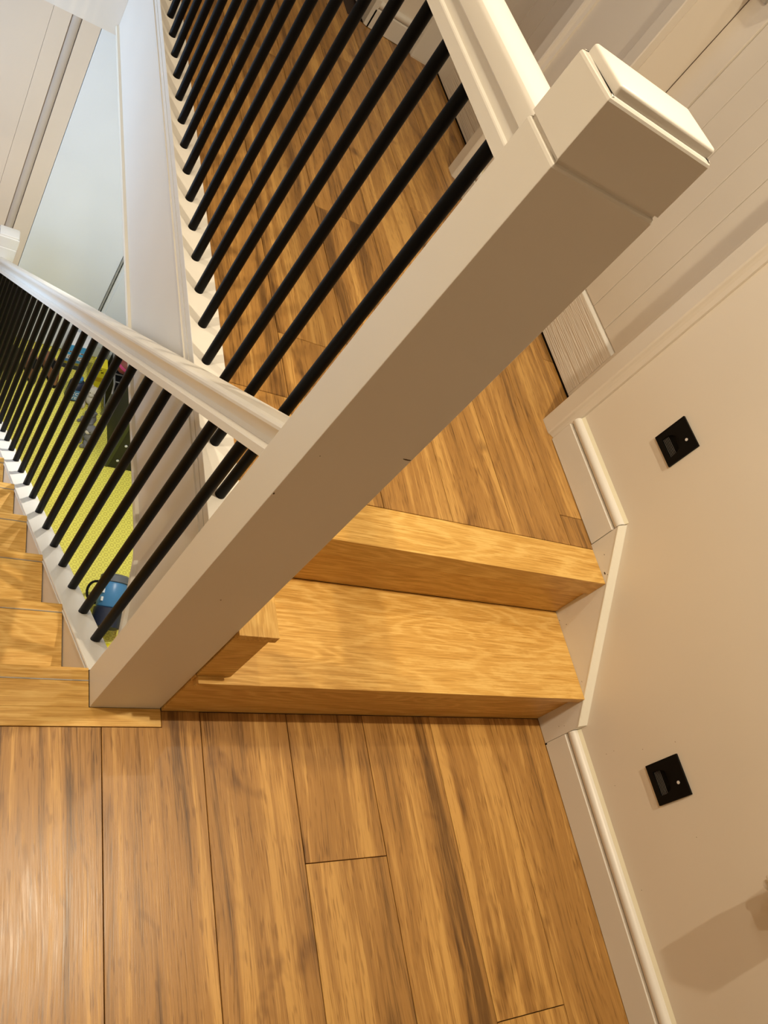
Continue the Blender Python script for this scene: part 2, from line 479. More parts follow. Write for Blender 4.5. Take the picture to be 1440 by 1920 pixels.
box('gap', 0.6432, 0.6515, YW + 0.016, YW + 0.028, ZL + 0.012, 0.0, MAT['blackp'], d4)
box('raised_panel', 0.672, 1.05, YW - 0.003, YW + 0.003, ZL + 0.1, -0.2, MAT['panel'], d4, 0.002)
# soffit and fascia of the upper floor, seen across the stairwell
sof = multi_box('ceiling_lower', [(0.104, 1.30, 0.2385, YW + 0.1, 0.018, 0.034), (0.1338, 1.30, 0.0, 0.2385, -0.215, -0.2005), (0.1338, 1.30, 0.2385, 0.25, -0.215, 0.018)], MAT['ceiling'])
tag(sof, 'white ceiling of the room under the hall', None, None, 'structure')
fa = prism('trim_1', [(0.0715, -0.195), (0.0715, HU - 0.0005), (2.33, HU - 0.0005), (2.33, 0.015), (0.36, 0.013), (0.318, 0.002)], 'x', 0.088, 0.1035, MAT['white'], None, 0.0)
tag(fa, 'deep white fascia board lining the stairwell edge', None, None, 'structure')
bead = [(0, 0), (-0.0075, 0.001), (-0.009, 0.006), (-0.0075, 0.012), (0, 0.0145)]
sweep('bead', bead, (0.0882, 0.345, 0.034), (0.0882, 2.33, 0.036), None, MAT['cream'], fa)
sweep('bead', bead, (0.0882, 0.10, -0.125), (0.0882, 0.30, 0.018), None, MAT['white'], fa)
sweep('bead', [(0, 0), (-0.003, 0.001), (-0.003, 0.004), (0, 0.005)], (0.0882, 0.0715, 0.322), (0.0882, 2.33, 0.322), None, MAT['white'], fa)
fb = box('trim_2', XLW, 0.103, 2.3305, 2.35, 0.015, HU, MAT['white'])
tag(fb, 'white fascia board across the far end of the stairwell', None, None, 'structure')
sof2 = box('ceiling_stair', XLW, 0.1035, 2.3505, YW, 0.018, 0.034, MAT['ceiling'])
tag(sof2, 'white soffit beyond the stairwell', None, None, 'structure')

# ------------------------------------------------------------------ skirting boards and wall string
def skirt_profile():
    # x measured back from the face towards the wall, z up
    p = [(0, 0.002), (0, 0.0715), (0.0012, 0.0728), (0.0036, 0.0734), (0.0036, 0.0762)]
    for k in range(11):
        a = -math.pi / 2 + (math.pi * 0.93) * k / 10
        p.append((0.0120 - 0.0122 * math.cos(a), 0.0888 + 0.0126 * math.sin(a)))
    p += [(0.0150, 0.1022), (0.0205, 0.1026), (0.0205, 0.002)]
    return p
def skirting(name, x, y0, y1, z, label):
    o = sweep(name, skirt_profile(), (x, y0, z), (x, y1, z), None, MAT['white'])
    shade_auto(o, 0.55)
    tag(o, label, None, None, 'structure')
    c = prism('caulk_line', [(x + 0.0150, z + 0.1023), (x + 0.0203, z + 0.1110), (x + 0.0207, z + 0.1023)], 'y', y0, y1, MAT['caulk'], o)
    return o
skirting('baseboard_landing', WS, -2.198, -0.0709, 0.0, 'white skirting board with rounded bead along the landing wall')
skirting('baseboard_upper', WS, 0.326, 0.662, HU, 'short white skirting board between stair string and hall door')
skirting('baseboard_hall', WS, 1.523, 1.776, HU, 'white skirting board between the two hall doors')
# end-wall skirting with its rounded return
ebm = skirt_profile()
def skirting_y(name, x0, x1, y, z, label):
    bm = bmesh.new(); pr = skirt_profile()
    a = [bm.verts.new((x0, y + u, z + w)) for u, w in pr]; b = [bm.verts.new((x1, y + u, z + w)) for u, w in pr]
    n = len(pr); bm.faces.new(a); bm.faces.new(b[::-1])
    for i in range(n): bm.faces.new((a[i], b[i], b[(i + 1) % n], a[(i + 1) % n]))
    o = link(name, to_mesh(bm), MAT['white'], None, ((x0 + x1) / 2, y, z)); shade_auto(o, 0.55)
    return tag(o, label, None, None, 'structure')
es = skirting_y('baseboard_end', 0.955, 1.162, YF - 0.0205, HU, 'white skirting board on the hall end wall')
prism('return', [(0.9615, YF), (0.944, YF), (0.944, YF - 0.010), (0.955, YF - 0.0205), (0.9615, YF - 0.0205)], 'z', HU + 0.002, HU + 0.107, MAT['white'], es)
box('return', 0.9445, 0.9615, YF + 0.0005, YF + 1.39, HU + 0.002, HU + 0.107, MAT['white'], es)
box('plinth', 1.1625, 1.345, YF - 0.050, YF - 0.001, HU, 2.3, MAT['white'], es, 0.006)

ws = prism('trim_3', [(-0.070, 0.001), (-0.070, 0.1195), (0.324, 0.4347), (0.324, 0.001)], 'x', WS, WR - 0.0003, MAT['white'], None, 0.0012)
tag(ws, 'white sloping string board on the wall beside the steps', None, None, 'structure')
sweep('edge_cap', [(-0.0006, -0.003), (-0.0006, 0.0004), (0.0008, 0.0022), (0.0120, 0.0075), (0.0180, 0.0098), (0.0204, 0.0115), (0.0204, -0.003)], (WS, -0.0695, 0.1205), (WS, 0.3240, 0.4352), None, MAT['cream'], ws)
box('gap', WS - 0.0005, WS + 0.006, -0.0743, -0.0703, 0.0004, 0.007, MAT['blackp'], ws)

# ------------------------------------------------------------------ hall doors
def hall_door(name, ya, yb, grooves, label, bar_y0, stile0, stile1):
    """leaf recessed in its opening, boarded panel, architrave round it"""
    XD = 1.2935
    zt = DTOP - 0.03
    d = box(name, XD + 0.012, XD + 0.040, ya + 0.003, yb + 0.012, HU + 0.008, zt, MAT['door'])
    tag(d, label, None, None, 'structure')
    # frame of the leaf: stiles, bottom and top rails
    box('stile', XD, XD + 0.0119, ya + 0.003, stile0, HU + 0.008, zt, MAT['door'], d, 0.0015)
    box('stile', XD, XD + 0.0119, stile1, yb + 0.012, HU + 0.008, zt, MAT['door'], d, 0.0015)
    box('bottom_rail', XD, XD + 0.0119, stile0 + 0.0005, stile1 - 0.0005, HU + 0.008, 0.525, MAT['ribbed'], d, 0.0012)
    box('top_rail', XD, XD + 0.0119, stile0 + 0.0005, stile1 - 0.0005, zt - 0.12, zt, MAT['door'], d, 0.0012)
    # bead on top of the bottom rail, catching the light
    prism('bead', [(XD + 0.001, 0.5255), (XD + 0.0119, 0.536), (XD + 0.0119, 0.5255)], 'y', stile0 + 0.001, stile1 - 0.001, MAT['white'], d)
    ed = [stile0 + 0.001] + grooves + [stile1 - 0.001]
    for a, b in zip(ed, ed[1:]):
        box('board', XD + 0.0065, XD + 0.0118, a + 0.0008, b - 0.0008, 0.5365, zt - 0.121, MAT['door'], d, 0.0022)
    box('floor_gap_shade', XD + 0.002, XD + 0.03, ya + 0.003, yb + 0.01, HU + 0.0003, HU + 0.0075, MAT['blackp'], d)  # black filler painting in the shade under the leaf
    # dark strip painting in the shade of the gap at the far jamb
    box('edge_gap_shade', XD - 0.0012, XD + 0.0005, yb - 0.0022, yb - 0.0002, HU + 0.008, zt, MAT['chip'], d)
    # architraves
    for a0, a1 in ((ya - 0.072, ya - 0.002), (yb + 0.001, yb + 0.071)):
        if a1 > YF - 0.04: continue
        prism('architrave', [(WR - 0.0002, a0), (WR - 0.008, a0), (WR - 0.0100, a0 + 0.004), (WR - 0.0130, a0 + 0.010), (WR - 0.0180, a0 + 0.015), (WR - 0.0235, a0 + 0.0185), (WR - 0.026, a0 + 0.023),
              (WR - 0.026, a1 - 0.003), (WR - 0.023, a1), (WR - 0.0002, a1)] if a0 < ya else
              [(WR - 0.0002, a0), (WR - 0.023, a0), (WR - 0.026, a0 + 0.003), (WR - 0.026, a1 - 0.023), (WR - 0.0235, a1 - 0.0185), (WR - 0.0180, a1 - 0.015), (WR - 0.0130, a1 - 0.010), (WR - 0.0100, a1 - 0.004), (WR - 0.008, a1), (WR - 0.0002, a1)],
              'z', HU + 0.0005, DTOP + 0.06, MAT['door'], d)
    return d
hall_door('door_1', D1A, D1B, [0.962, 1.058, 1.155, 1.2515], 'white boarded door beside the upper floor skirting', 0, 0.866, 1.347)
dh = bpy.data.objects['door_1']
HM = plain('brushed_steel', (0.55, 0.53, 0.50), 0.35, 0.9)
hp = box('door_handle', 1.2860, 1.2933, 1.392, 1.432, 1.30, 1.48, HM, dh, 0.002)
tube('spindle', (1.2340, 1.412, 1.41), (1.2865, 1.412, 1.41), 0.009, HM, hp, 16)
box('lever', 1.2240, 1.2450, 1.262, 1.424, 1.398, 1.422, HM, hp, 0.005)
hall_door('door_2', D2A, D2B, [2.092, 2.200, 2.300, 2.401], 'white boarded door farther along the hall', 0, 1.99, 2.50)

# ------------------------------------------------------------------ steps from landing to upper floor
NX = 0.1321
st = thing('oak_step', (0.64, 0.1, 0.0), 'broad pale oak step between the landing and the upper floor', 'step')
box('tread', 0.1362, WS - 0.0005, -0.0174, 0.2215, 0.1465, 0.168, MAT['oak'], st, 0.0012)
box('riser', NX + 0.0018, WS - 0.0005, -0.0042, 0.012, 0.0, 0.1462, MAT['oak'], st, 0.0006)
box('packing', NX + 0.0006, 0.1355, -0.0035, 0.20, 0.1465, 0.166, MAT['oak'], st)
un = thing('oak_nosing', (0.64, 0.25, 0.168), 'thick oak nosing board edging the upper floor', 'nosing')
box('nosing', 0.2085, WS - 0.0005, 0.212, 0.3098, 0.2865, HU, MAT['oak'], un, 0.0012)
box('riser', 0.1995, WS - 0.0005, 0.2222, 0.238, 0.1682, 0.2862, MAT['oak'], un, 0.0006)
sb = thing('oak_plinth', (0.165, 0.1, 0.168), 'small oak block capped with nosing beside the newel post foot', 'plinth')
bk = box('body', NX + 0.0022, 0.1990, -0.0025, 0.2395, 0.1685, 0.3235, MAT['oak'], sb, 0.0006)
cp = box('cap', NX + 0.0018, 0.2078, -0.0060, 0.3098, 0.3238, HU, MAT['oak'], sb, 0.001)
# turn the grain of the cap along its length
cp.data.transform(Matrix.Rotation(-math.pi / 2, 4, 'Z')); cp.rotation_euler = (0, 0, math.pi / 2)

# ------------------------------------------------------------------ flight down
RISE, GO, Y0S = 0.1735, 0.2195, 0.0755
sc = thing('staircase', (-0.45, 0.2, ZL), 'oak stair flight descending past the newel post', 'staircase')
lt = box('tread', XLW + 0.001, NX, -0.0355, -0.0006, -0.010, 0.0012, MAT['oak'], sc, 0.0008)
box('tread', XLW + 0.001, -0.0012, -0.0004, 0.0492, -0.010, 0.0012, MAT['oak'], sc, 0.0006)
box('nosing', XLW + 0.001, -0.0012, 0.0516, Y0S, -0.030, 0.0012, MAT['oak'], sc, 0.0012)
box('nosing_strip', XLW + 0.001, -0.0012, 0.0494, 0.0514, -0.006, 0.0016, MAT['grey_line'], sc)
for n in range(1, 13):
    yn = Y0S + GO * n; z = -RISE * n
    x1 = -0.0022
    t = box('tread', XLW + 0.001, x1, yn - GO - 0.012, yn - 0.0215, z - 0.022, z, MAT['oak'], sc, 0.0008)
    box('nosing', XLW + 0.001, x1, yn - 0.0193, yn, z - 0.028, z + 0.0005, MAT['oak'], sc, 0.0014)
    box('nosing_strip', XLW + 0.001, x1, yn - 0.0213, yn - 0.0195, z - 0.018, z + 0.0006, MAT['grey_line'], sc)
    box('riser', XLW + 0.001, x1, yn - GO - 0.030, yn - GO - 0.0125, z - 0.0, z + RISE - 0.023 - (0.008 if n == 1 else 0), MAT['oak'], sc)
box('riser', XLW + 0.001, -0.0022, Y0S + GO * 12 - 0.030, Y0S + GO * 12 - 0.0125, ZL, ZL + RISE - 0.024, MAT['oak'], sc)
# string board beside the balustrade
def zs(y): return 0.056 - 0.796 * y
yb_ = 2.80
sg = prism('string', [(0.0712, zs(0.0712) - 0.004), (yb_, zs(yb_) - 0.004), (yb_, ZL + 0.002), (2.35, ZL + 0.002), (0.0712, zs(0.0712) - 0.36)], 'x', 0.0002, 0.0500, MAT['white'], sc, 0.0)

# ------------------------------------------------------------------ newel posts
def newel(name, x0, x1, y0, y1, zb, hc, label):
    t = thing(name, ((x0 + x1) / 2, (y0 + y1) / 2, zb), label, 'newel post')
    def shaft(nm, za, zb2, ch):
        """square section with the top edges chamfered"""
        bm = bmesh.new(); bm_box(bm, x0, x1, y0, y1, za, zb2)
        up = [e for e in bm.edges if abs(e.verts[0].co.z - e.verts[1].co.z) > 1e-5]
        bmesh.ops.bevel(bm, geom=up, offset=0.0012, segments=2, affect='EDGES', profile=0.6)
        tp = [e for e in bm.edges if all(abs(v.co.z - zb2) < 1e-6 for v in e.verts) and len(e.link_faces) == 2 and any(abs(f.normal.z) < 0.5 for f in e.link_faces)]
        bmesh.ops.bevel(bm, geom=tp, offset=ch, segments=3, affect='EDGES', profile=0.5)
        return link(nm, to_mesh(bm), MAT['white'], t, ((x0 + x1) / 2, (y0 + y1) / 2, za))
    i = 0.0026
    shaft('post', zb, hc + 0.0022, 0.0048)
    box('neck', x0 + i, x1 - i, y0 + i, y1 - i, hc - 0.0030, hc + 0.0054, MAT['white'], t)
    shaft('cap', hc + 0.0055, hc + 0.0660, 0.0046)
    # low hipped top plate
    bm = bmesh.new()
    z0, z1, z2 = hc + 0.0620, hc + 0.0745, hc + 0.0785
    x0, x1, y0, y1 = x0 + 0.0040, x1 - 0.0040, y0 + 0.0040, y1 - 0.0040
    A = [bm.verts.new(p) for p in ((x0, y0, z0), (x1, y0, z0), (x1, y1, z0), (x0, y1, z0))]
    B = [bm.verts.new(p) for p in ((x0, y0, z1), (x1, y0, z1), (x1, y1, z1), (x0, y1, z1))]
    k = 0.020
    Cc = [bm.verts.new(p) for p in ((x0 + k, y0 + k, z2), (x1 - k, y0 + k, z2), (x1 - k, y1 - k, z2), (x0 + k, y1 - k, z2))]
    bm.faces.new(A[::-1]); bm.faces.new(Cc)
    for i in range(4):
        j = (i + 1) % 4
        bm.faces.new((A[i], A[j], B[j], B[i])); bm.faces.new((B[i], B[j], Cc[j], Cc[i]))
    bmesh.ops.recalc_face_normals(bm, faces=bm.faces)
    ed = [e for e in bm.edges if all(v in B for v in e.verts) or (any(v in A for v in e.verts) and any(v in B for v in e.verts))]
    bmesh.ops.bevel(bm, geom=ed, offset=0.0026, segments=3, affect='EDGES', profile=0.5)
    shade_auto(link('top_plate', to_mesh(bm), MAT['white'], t, ((x0 + x1) / 2, (y0 + y1) / 2, z0)), 0.9)
    return t
nw = newel('newel_post', 0.0, NX, 0.0, 0.0705, 0.0013, 1.2173, 'tall white square newel post with capped top at the landing corner')
newel('newel_post', 0.002, 0.095, 2.802, 2.872, ZL, -1.398, 'white newel post at the foot of the descending handrail')
# chips and scuffs in the newel's paint
def chip(loc, r, parent, mat=None, flat=1, seg=10):
    """a shallow patch where the paint has come off; flat = axis it lies across"""
    bm = bmesh.new(); rr = random.Random(int(abs(loc[0] * 999 + loc[1] * 777 + loc[2] * 555) * 10))
    vs = []
    for k in range(seg):
        a = 2 * math.pi * k / seg; q = rr.uniform(0.6, 1.15)
        u, w = r[0] * math.cos(a) * q, r[1] * math.sin(a) * q
        vs.append((loc[0] + u, loc[1] - 0.00025, loc[2] + w) if flat == 1 else (loc[0] - 0.00025, loc[1] + u, loc[2] + w))
    top = [bm.verts.new(v) for v in vs]
    bot = [bm.verts.new((v[0], v[1] + 0.0006, v[2]) if flat == 1 else (v[0] + 0.0006, v[1], v[2])) for v in vs]
    bm.faces.new(top); bm.faces.new(bot[::-1])
    for i in range(seg): bm.faces.new((top[i], bot[i], bot[(i + 1) % seg], top[(i + 1) % seg]))
    return link('chip', to_mesh(bm), mat or MAT['chip'], parent, loc)
chip((0.0022, 0, 0.717), (0.0012, 0.0022), nw)
chip((0.1245, 0, 0.8322), (0.0065, 0.0014), nw)
chip((0.0572, 0, 0.4399), (0.0012, 0.0013), nw)
chip((0.018, 0, 0.8031), (0.0007, 0.0008), nw)
for y, z, a, b in ((0.2377, 0.3501, .004, .0022), (0.2294, 0.3571, .003, .002), (0.2809, 0.368, .0018, .001), (0.1962, 0.1703, .0013, .001), (0.176, 0.1871, .001, .0018), (0.0258, 0.1759, .002, .0006), (-0.0519, 0.0792, .001, .001), (-0.0471, 0.062, .001, .001)):
    chip((WS, y, z), (a, b), ws, None, 0)
WRO = bpy.data.objects['wall_right']
for y, z in ((-0.1508, 0.1845), (-0.1505, 0.1604), (-0.2232, 0.1548), (-0.1736, 0.2637), (-0.1866, 0.3524), (-0.4465, 0.1328), (-0.3801, 0.3172)):
    chip((WR, y, z), (0.0011, 0.0008), WRO, plain('scuff', (0.28, 0.19, 0.11), 0.8), 0)

# ------------------------------------------------------------------ balustrades
def rail_profile():
    L = [(-0.0300, 0.0), (-0.0300, 0.0160), (-0.0293, 0.0176), (-0.0242, 0.0186), (-0.0242, 0.0362), (-0.0250, 0.0372), (-0.0290, 0.0398), (-0.0290, 0.0575),
         (-0.0281, 0.0610), (-0.0264, 0.0640), (-0.0235, 0.0664), (-0.0190, 0.0684), (-0.0100, 0.0708), (0, 0.0716)]
    return L + [(-x, z) for x, z in L[-2::-1]]
BR = 0.0096
b1 = thing('balustrade', (0.1145, 1.2, HU), 'level white handrail with upright black balusters guarding the upper floor', 'balustrade')
YE = 2.33
hr = sweep('handrail', rail_profile(), (0.1145, 0.0712, 1.1222), (0.1145, YE, 1.1222), None, MAT['white'], b1)
shade_auto(hr, 0.33)
box('base_rail', 0.0885, 0.155, 0.0712, YE, HU + 0.0002, HU + 0.0200, MAT['white'], b1, 0.0015)
y = 0.2525
ys = [0.2525] + [0.3686 + 0.0995 * k for k in range(-0, 20)]
for y in ys:
    if y > YE - 0.03: break
    o = tube('baluster', (0.1145, y, HU + 0.0195), (0.1145, y, 1.1245), BR, MAT['black'], b1, 20)
b2 = thing('balustrade', (0.035, 1.4, zs(1.4)), 'sloping white handrail with black balusters along the descending stairs', 'balustrade')
def zr(y): return 0.7525 - 0.8145 * y
def waisted_profile():
    """handrail with a broad ledge, a narrow waist and an overhanging top"""
    L = [(-0.0300, 0.0), (-0.0300, 0.0155), (-0.0288, 0.0178), (-0.0190, 0.0208), (-0.0180, 0.0216), (-0.0180, 0.0325), (-0.0192, 0.0365), (-0.0230, 0.0430), (-0.0275, 0.0520),
         (-0.0285, 0.0555), (-0.0285, 0.0605), (-0.0268, 0.0650), (-0.0220, 0.0690), (-0.0120, 0.0715), (0, 0.0722)]
    return L + [(-x, z) for x, z in L[-2::-1]]
RP = waisted_profile()
hr2 = sweep('handrail', RP, (0.0355, 0.0712, zr(0.0712)), (0.0355, 2.801, zr(2.801)), None, MAT['white'], b2)
shade_auto(hr2, 0.33)
cap = [(-0.0015, -0.0035), (-0.0025, 0.000), (-0.0015, 0.0030), (0.003, 0.0034), (0.0042, 0.0008), (0.0052, 0.0008), (0.0544, 0.0008), (0.0544, -0.0035)]
c_ = sweep('string_cap', cap, (0, 0.0714, zs(0.0714)), (0, 2.801, zs(2.801)), None, MAT['white'], b2)
sweep('bead', [(-0.0002, 0), (-0.003, -0.001), (-0.0032, -0.004), (-0.0002, -0.005)], (0, 0.0714, zs(0.0714) - 0.006), (0, 2.80, zs(2.80) - 0.006), None, MAT['white'], c_)
for k in range(26):
    y = 0.1735 + 0.1013 * k
    if y > 2.78: break
    tube('baluster', (0.0370, y, zs(y) - 0.001), (0.0370, y, zr(y) + 0.006), BR, MAT['black'], b2, 18)

# ------------------------------------------------------------------ step lights
def step_light(yc, zc, dot_z, label):
    t = thing('step_light', (WR, yc, zc - 0.044), label, 'step light', 'black step lights on the landing wall')
    x0, x1 = WR - 0.0058, WR - 0.0001
    half = 0.0440
    # plate with a half-round opening, filled as a 2D curve with a hole
    cu = bpy.data.curves.new('plate', 'CURVE'); cu.dimensions = '2D'; cu.fill_mode = 'BOTH'; cu.extrude = 0.0028
    def spline(pts):
        s = cu.splines.new('POLY'); s.points.add(len(pts) - 1); s.use_cyclic_u = True
        for q, p in zip(s.points, pts): q.co = (p[0], p[1], 0, 1)
    spline([(-half, -half), (half, -half), (half, half), (-half, half)])
    arc = [(0.0265, -0.031), (-0.0265, -0.031), (-0.0265, -0.020)] + [(-0.0265 * math.cos(math.pi * k / 14), -0.020 + 0.029 * math.sin(math.pi * k / 14)) for k in range(1, 14)] + [(0.0265, -0.020)]
    spline(arc)
    tmp = bpy.data.objects.new('tmp_plate', cu); COL.objects.link(tmp)
    me = bpy.data.meshes.new_from_object(tmp.evaluated_get(bpy.context.evaluated_depsgraph_get()))
    bpy.data.objects.remove(tmp)
    # local (u, v) -> world (y, z)
    me.transform(Matrix(((0, 0, 1, (x0 + x1) / 2), (1, 0, 0, yc), (0, 1, 0, zc), (0, 0, 0, 1))))
    me.materials.clear()
    link('plate', me, MAT['blackp'], t, (x0, yc, zc))
    prism('recess', [(yc + u * 1.02, zc + v * 1.0) for u, v in arc], 'x', WR - 0.0012, WR - 0.0002, MAT['blackp'], t)
    for k in range(8):
        zz = zc - 0.0292 + 0.0036 * k
        hw = 0.0255 if zz < zc - 0.020 else 0.0255 * math.sqrt(max(0.05, 1 - ((zz - zc + 0.020) / 0.029) ** 2))
        box('louvre', WR - 0.0024, WR - 0.0012, yc - hw, yc + hw, zz, zz + 0.0007, MAT['slat'] if k < 5 else MAT['blackp'], t)
    tube('sensor', (x0 - 0.0006, yc - 0.0128, dot_z), (x0 + 0.001, yc - 0.0128, dot_z), 0.0036, MAT['lens'], t, 16)
    return t
step_light(0.4298, 0.6545, 0.6795, 'black square step light on the wall beside the hall door')
step_light(-0.2548, 0.3026, 0.3269, 'black square step light on the wall above the landing skirting')

# ------------------------------------------------------------------ wall fixture at the edge of the landing wall
wl = thing('wall_fitting', (WR, -0.512, 0.50), 'small white and black fitting jutting from the landing wall', 'wall fitting')
def frustum(name, c, a, b, h, mat, parent, bev):
    """four-sided tapering shell: half sizes a at the bottom, b at the top"""
    bm = bmesh.new()
    lo = [bm.verts.new((c[0] + sx * a[0], c[1] + sy * a[1], c[2])) for sx, sy in ((-1, -1), (1, -1), (1, 1), (-1, 1))]
    hi = [bm.verts.new((c[0] + sx * b[0], c[1] + sy * b[1], c[2] + h)) for sx, sy in ((-1, -1), (1, -1), (1, 1), (-1, 1))]
    bm.faces.new(lo[::-1]); bm.faces.new(hi)
    for i in range(4): bm.faces.new((lo[i], lo[(i + 1) % 4], hi[(i + 1) % 4], hi[i]))
    bmesh.ops.bevel(bm, geom=bm.edges[:], offset=bev, segments=3, affect='EDGES', profile=0.6)
    return link(name, to_mesh(bm), mat, parent, c)
frustum('body', (1.108, -0.512, 0.480), (0.018, 0.027), (0.030, 0.042), 0.13, MAT['white'], wl, 0.004)
lathe('end_cap', [(0.006, -0.016), (0.0095, -0.013), (0.0095, -0.001)], (1.106, -0.500, 0.4795), MAT['white'], wl, 20)
tube('arm', (WR - 0.010, -0.507, 0.56), (1.103, -0.507, 0.56), 0.007, MAT['blackp'], wl, 12)
box('back_plate', WR - 0.0105, WR - 0.0002, -0.535, -0.480, 0.53, 0.60, MAT['blackp'], wl, 0.003)

# ------------------------------------------------------------------ ceiling downlights (lamps overhead, the one over the stair top added)
def emit(name, col, strength):
    m, nt, b = new_mat(name)
    b.inputs['Emission Color'].default_value = (*col, 1); b.inputs['Emission Strength'].default_value = strength
    b.inputs['Base Color'].default_value = (0.8, 0.8, 0.8, 1)
    return m
LENS = emit('lamp_lens', WARM, 6.0)
def downlight(x, y, z, power, color, label, r=0.045, beam=130):
    t = thing('downlight', (x, y, z), label, 'downlight', 'ceiling downlights')
    lathe('trim_ring', [(r, -0.004), (r + 0.012, -0.004), (r + 0.014, -0.0005), (r, -0.0005)], (x, y, z), MAT['white'], t, 28)
    lathe('lens', [(r - 0.002, -0.0015), (r - 0.002, -0.0004)], (x, y, z), LENS, t, 24)
    a = area_light('bulb', (x, y, z - 0.006), 0.045, power, color)
    a.data.spread = math.radians(beam)      # recessed lamp: a limited cone
    a.parent = t; a.location = (0, 0, -0.006)
    return t
downlight(0.57, 0.075, CEIL, 18, WARM, 'round downlight in the ceiling over the landing steps')
downlight(0.95, 0.90, CEIL, 2.6, WARM, 'round downlight in the ceiling by the hall doors')
downlight(-0.52, 0.95, CEIL, 7, WARM, 'round downlight in the ceiling over the stair flight')
downlight(-0.62, 0.16, CEIL, 12, WARM, 'added round downlight over the top of the stairs, brightening the newel post')  # added lamp, lifts the newel's left face without lighting its front
downlight(0.62, 1.55, 0.018, 17, (1.0, 0.95, 0.84), 'round downlight in the ceiling of the room downstairs', beam=170)

# ------------------------------------------------------------------ things downstairs, seen between the balusters
def mat(name, col, r=0.6, metal=0.0): return plain(name, col, r, metal)
NAVY = mat('navy', (0.012, 0.018, 0.045), 0.5); BLUE = mat('mid_blue', (0.06, 0.22, 0.45), 0.35); SKY = mat('sky_blue', (0.08, 0.42, 0.82), 0.4)
GREYM = mat('grey_rubber', (0.12, 0.13, 0.15), 0.5); YEL = mat('bright_yellow', (0.85, 0.72, 0.02), 0.5); ORG = mat('orange', (0.85, 0.22, 0.03), 0.5)
CREAM = mat('plush_cream', (0.62, 0.55, 0.43), 0.95); PGREY = mat('plush_grey', (0.20, 0.19, 0.18), 0.95); BROWN = mat('tan_leather', (0.24, 0.10, 0.045), 0.55)
WHT = mat('white_card', (0.78, 0.78, 0.78), 0.5); GRN = mat('dark_green_metal', (0.005, 0.007, 0.002), 0.6); GRN2 = mat('green_edge', (0.032, 0.042, 0.010), 0.5)
CHR = mat('grey_tube', (0.30, 0.29, 0.27), 0.3, 0.7); OLIVE = mat('olive', (0.30, 0.25, 0.03), 0.6); PINK = mat('pink', (0.55, 0.05, 0.18), 0.6); RED = mat('rust_red', (0.22, 0.05, 0.03), 0.6)

# blue canister lying tilted by the stair foot wall
ax = Vector((0.02, 0.19, 0.085)).normalized()
A = Vector((0.755, 1.300, ZL + 0.085))
cn = thing('canister', (0.76, 1.36, ZL), 'blue and navy plastic canister with grey lid and black loop handle', 'canister')
lathe('body', [(0.062, 0.05), (0.066, 0.055), (0.068, 0.165), (0.064, 0.172)], A, BLUE, cn, 24, ax)
lathe('lid', [(0.064, 0.173), (0.071, 0.176), (0.071, 0.205), (0.060, 0.214), (0.02, 0.216)], A, GREYM, cn, 24, ax)
lathe('base', [(0.050, -0.055), (0.070, -0.045), (0.072, 0.045), (0.064, 0.049)], A, NAVY, cn, 24, ax)
q = ax.to_track_quat('Z', 'Y')
path_tube('loop_handle', [Vector((0.700, 1.43, ZL + 0.10)) + Vector((0.045 * math.cos(t), 0.050 * math.sin(t), 0.02 * math.sin(t))) for t in [0.3 + i * 5.6 / 22 for i in range(23)]], 0.0065, MAT['blackp'], cn, 8)
for k in range(3):
    tube('clip', A + ax * (0.07 + 0.04 * k) + Vector((-0.055, -0.01, 0.045)), A + ax * (0.09 + 0.04 * k) + Vector((-0.055, -0.01, 0.045)), 0.006, WHT, cn, 8)
bg = thing('bag', (0.61, 1.27, ZL), 'dark navy bag slumped against the blue canister', 'bag')
blob('sack', (0.618, 1.275, ZL + 0.075), (0.055, 0.10, 0.075), NAVY, bg, 0.06, 3)
path_tube('strap', [(0.59, 1.24, ZL + 0.13), (0.605, 1.26, ZL + 0.165), (0.63, 1.29, ZL + 0.165), (0.645, 1.31, ZL + 0.13)], 0.006, GREYM, bg, 6)
tag(box('orange_block', 0.840, 0.868, 1.20, 1.30, ZL + 0.0005, ZL + 0.07, ORG, None, 0.006), 'small orange plastic block beside the blue canister', 'toy')
tag(blob('yellow_ball', (0.775, 1.155, ZL + 0.030), (0.034, 0.034, 0.030), YEL, None, 0.0, 1), 'small yellow ball in front of the blue canister', 'toy')

# dark green metal locker standing at the edge of the view
lk = thing('locker', (0.90, 2.31, ZL), 'dark green metal locker with white rivets under the fascia', 'locker')
box('side', 0.8000, 1.10, 2.296, 2.62, ZL + 0.001, ZL + 0.62, GRN, lk, 0.003)
box('edge_trim', 0.783, 0.7995, 2.286, 2.31, ZL + 0.001, ZL + 0.62, GRN2, lk, 0.002)
box('front', 0.8000, 1.10, 2.288, 2.2955, ZL + 0.001, ZL + 0.62, GRN, lk, 0.002)
for zz in (0.075, 0.215, 0.36, 0.50):
    tube('rivet', (0.832, 2.2840, ZL + zz), (0.832, 2.2885, ZL + zz), 0.0075, WHT, lk, 12)
    tube('rivet', (0.905, 2.2840, ZL + zz + 0.03), (0.905, 2.2885, ZL + zz + 0.03), 0.0060, WHT, lk, 12)

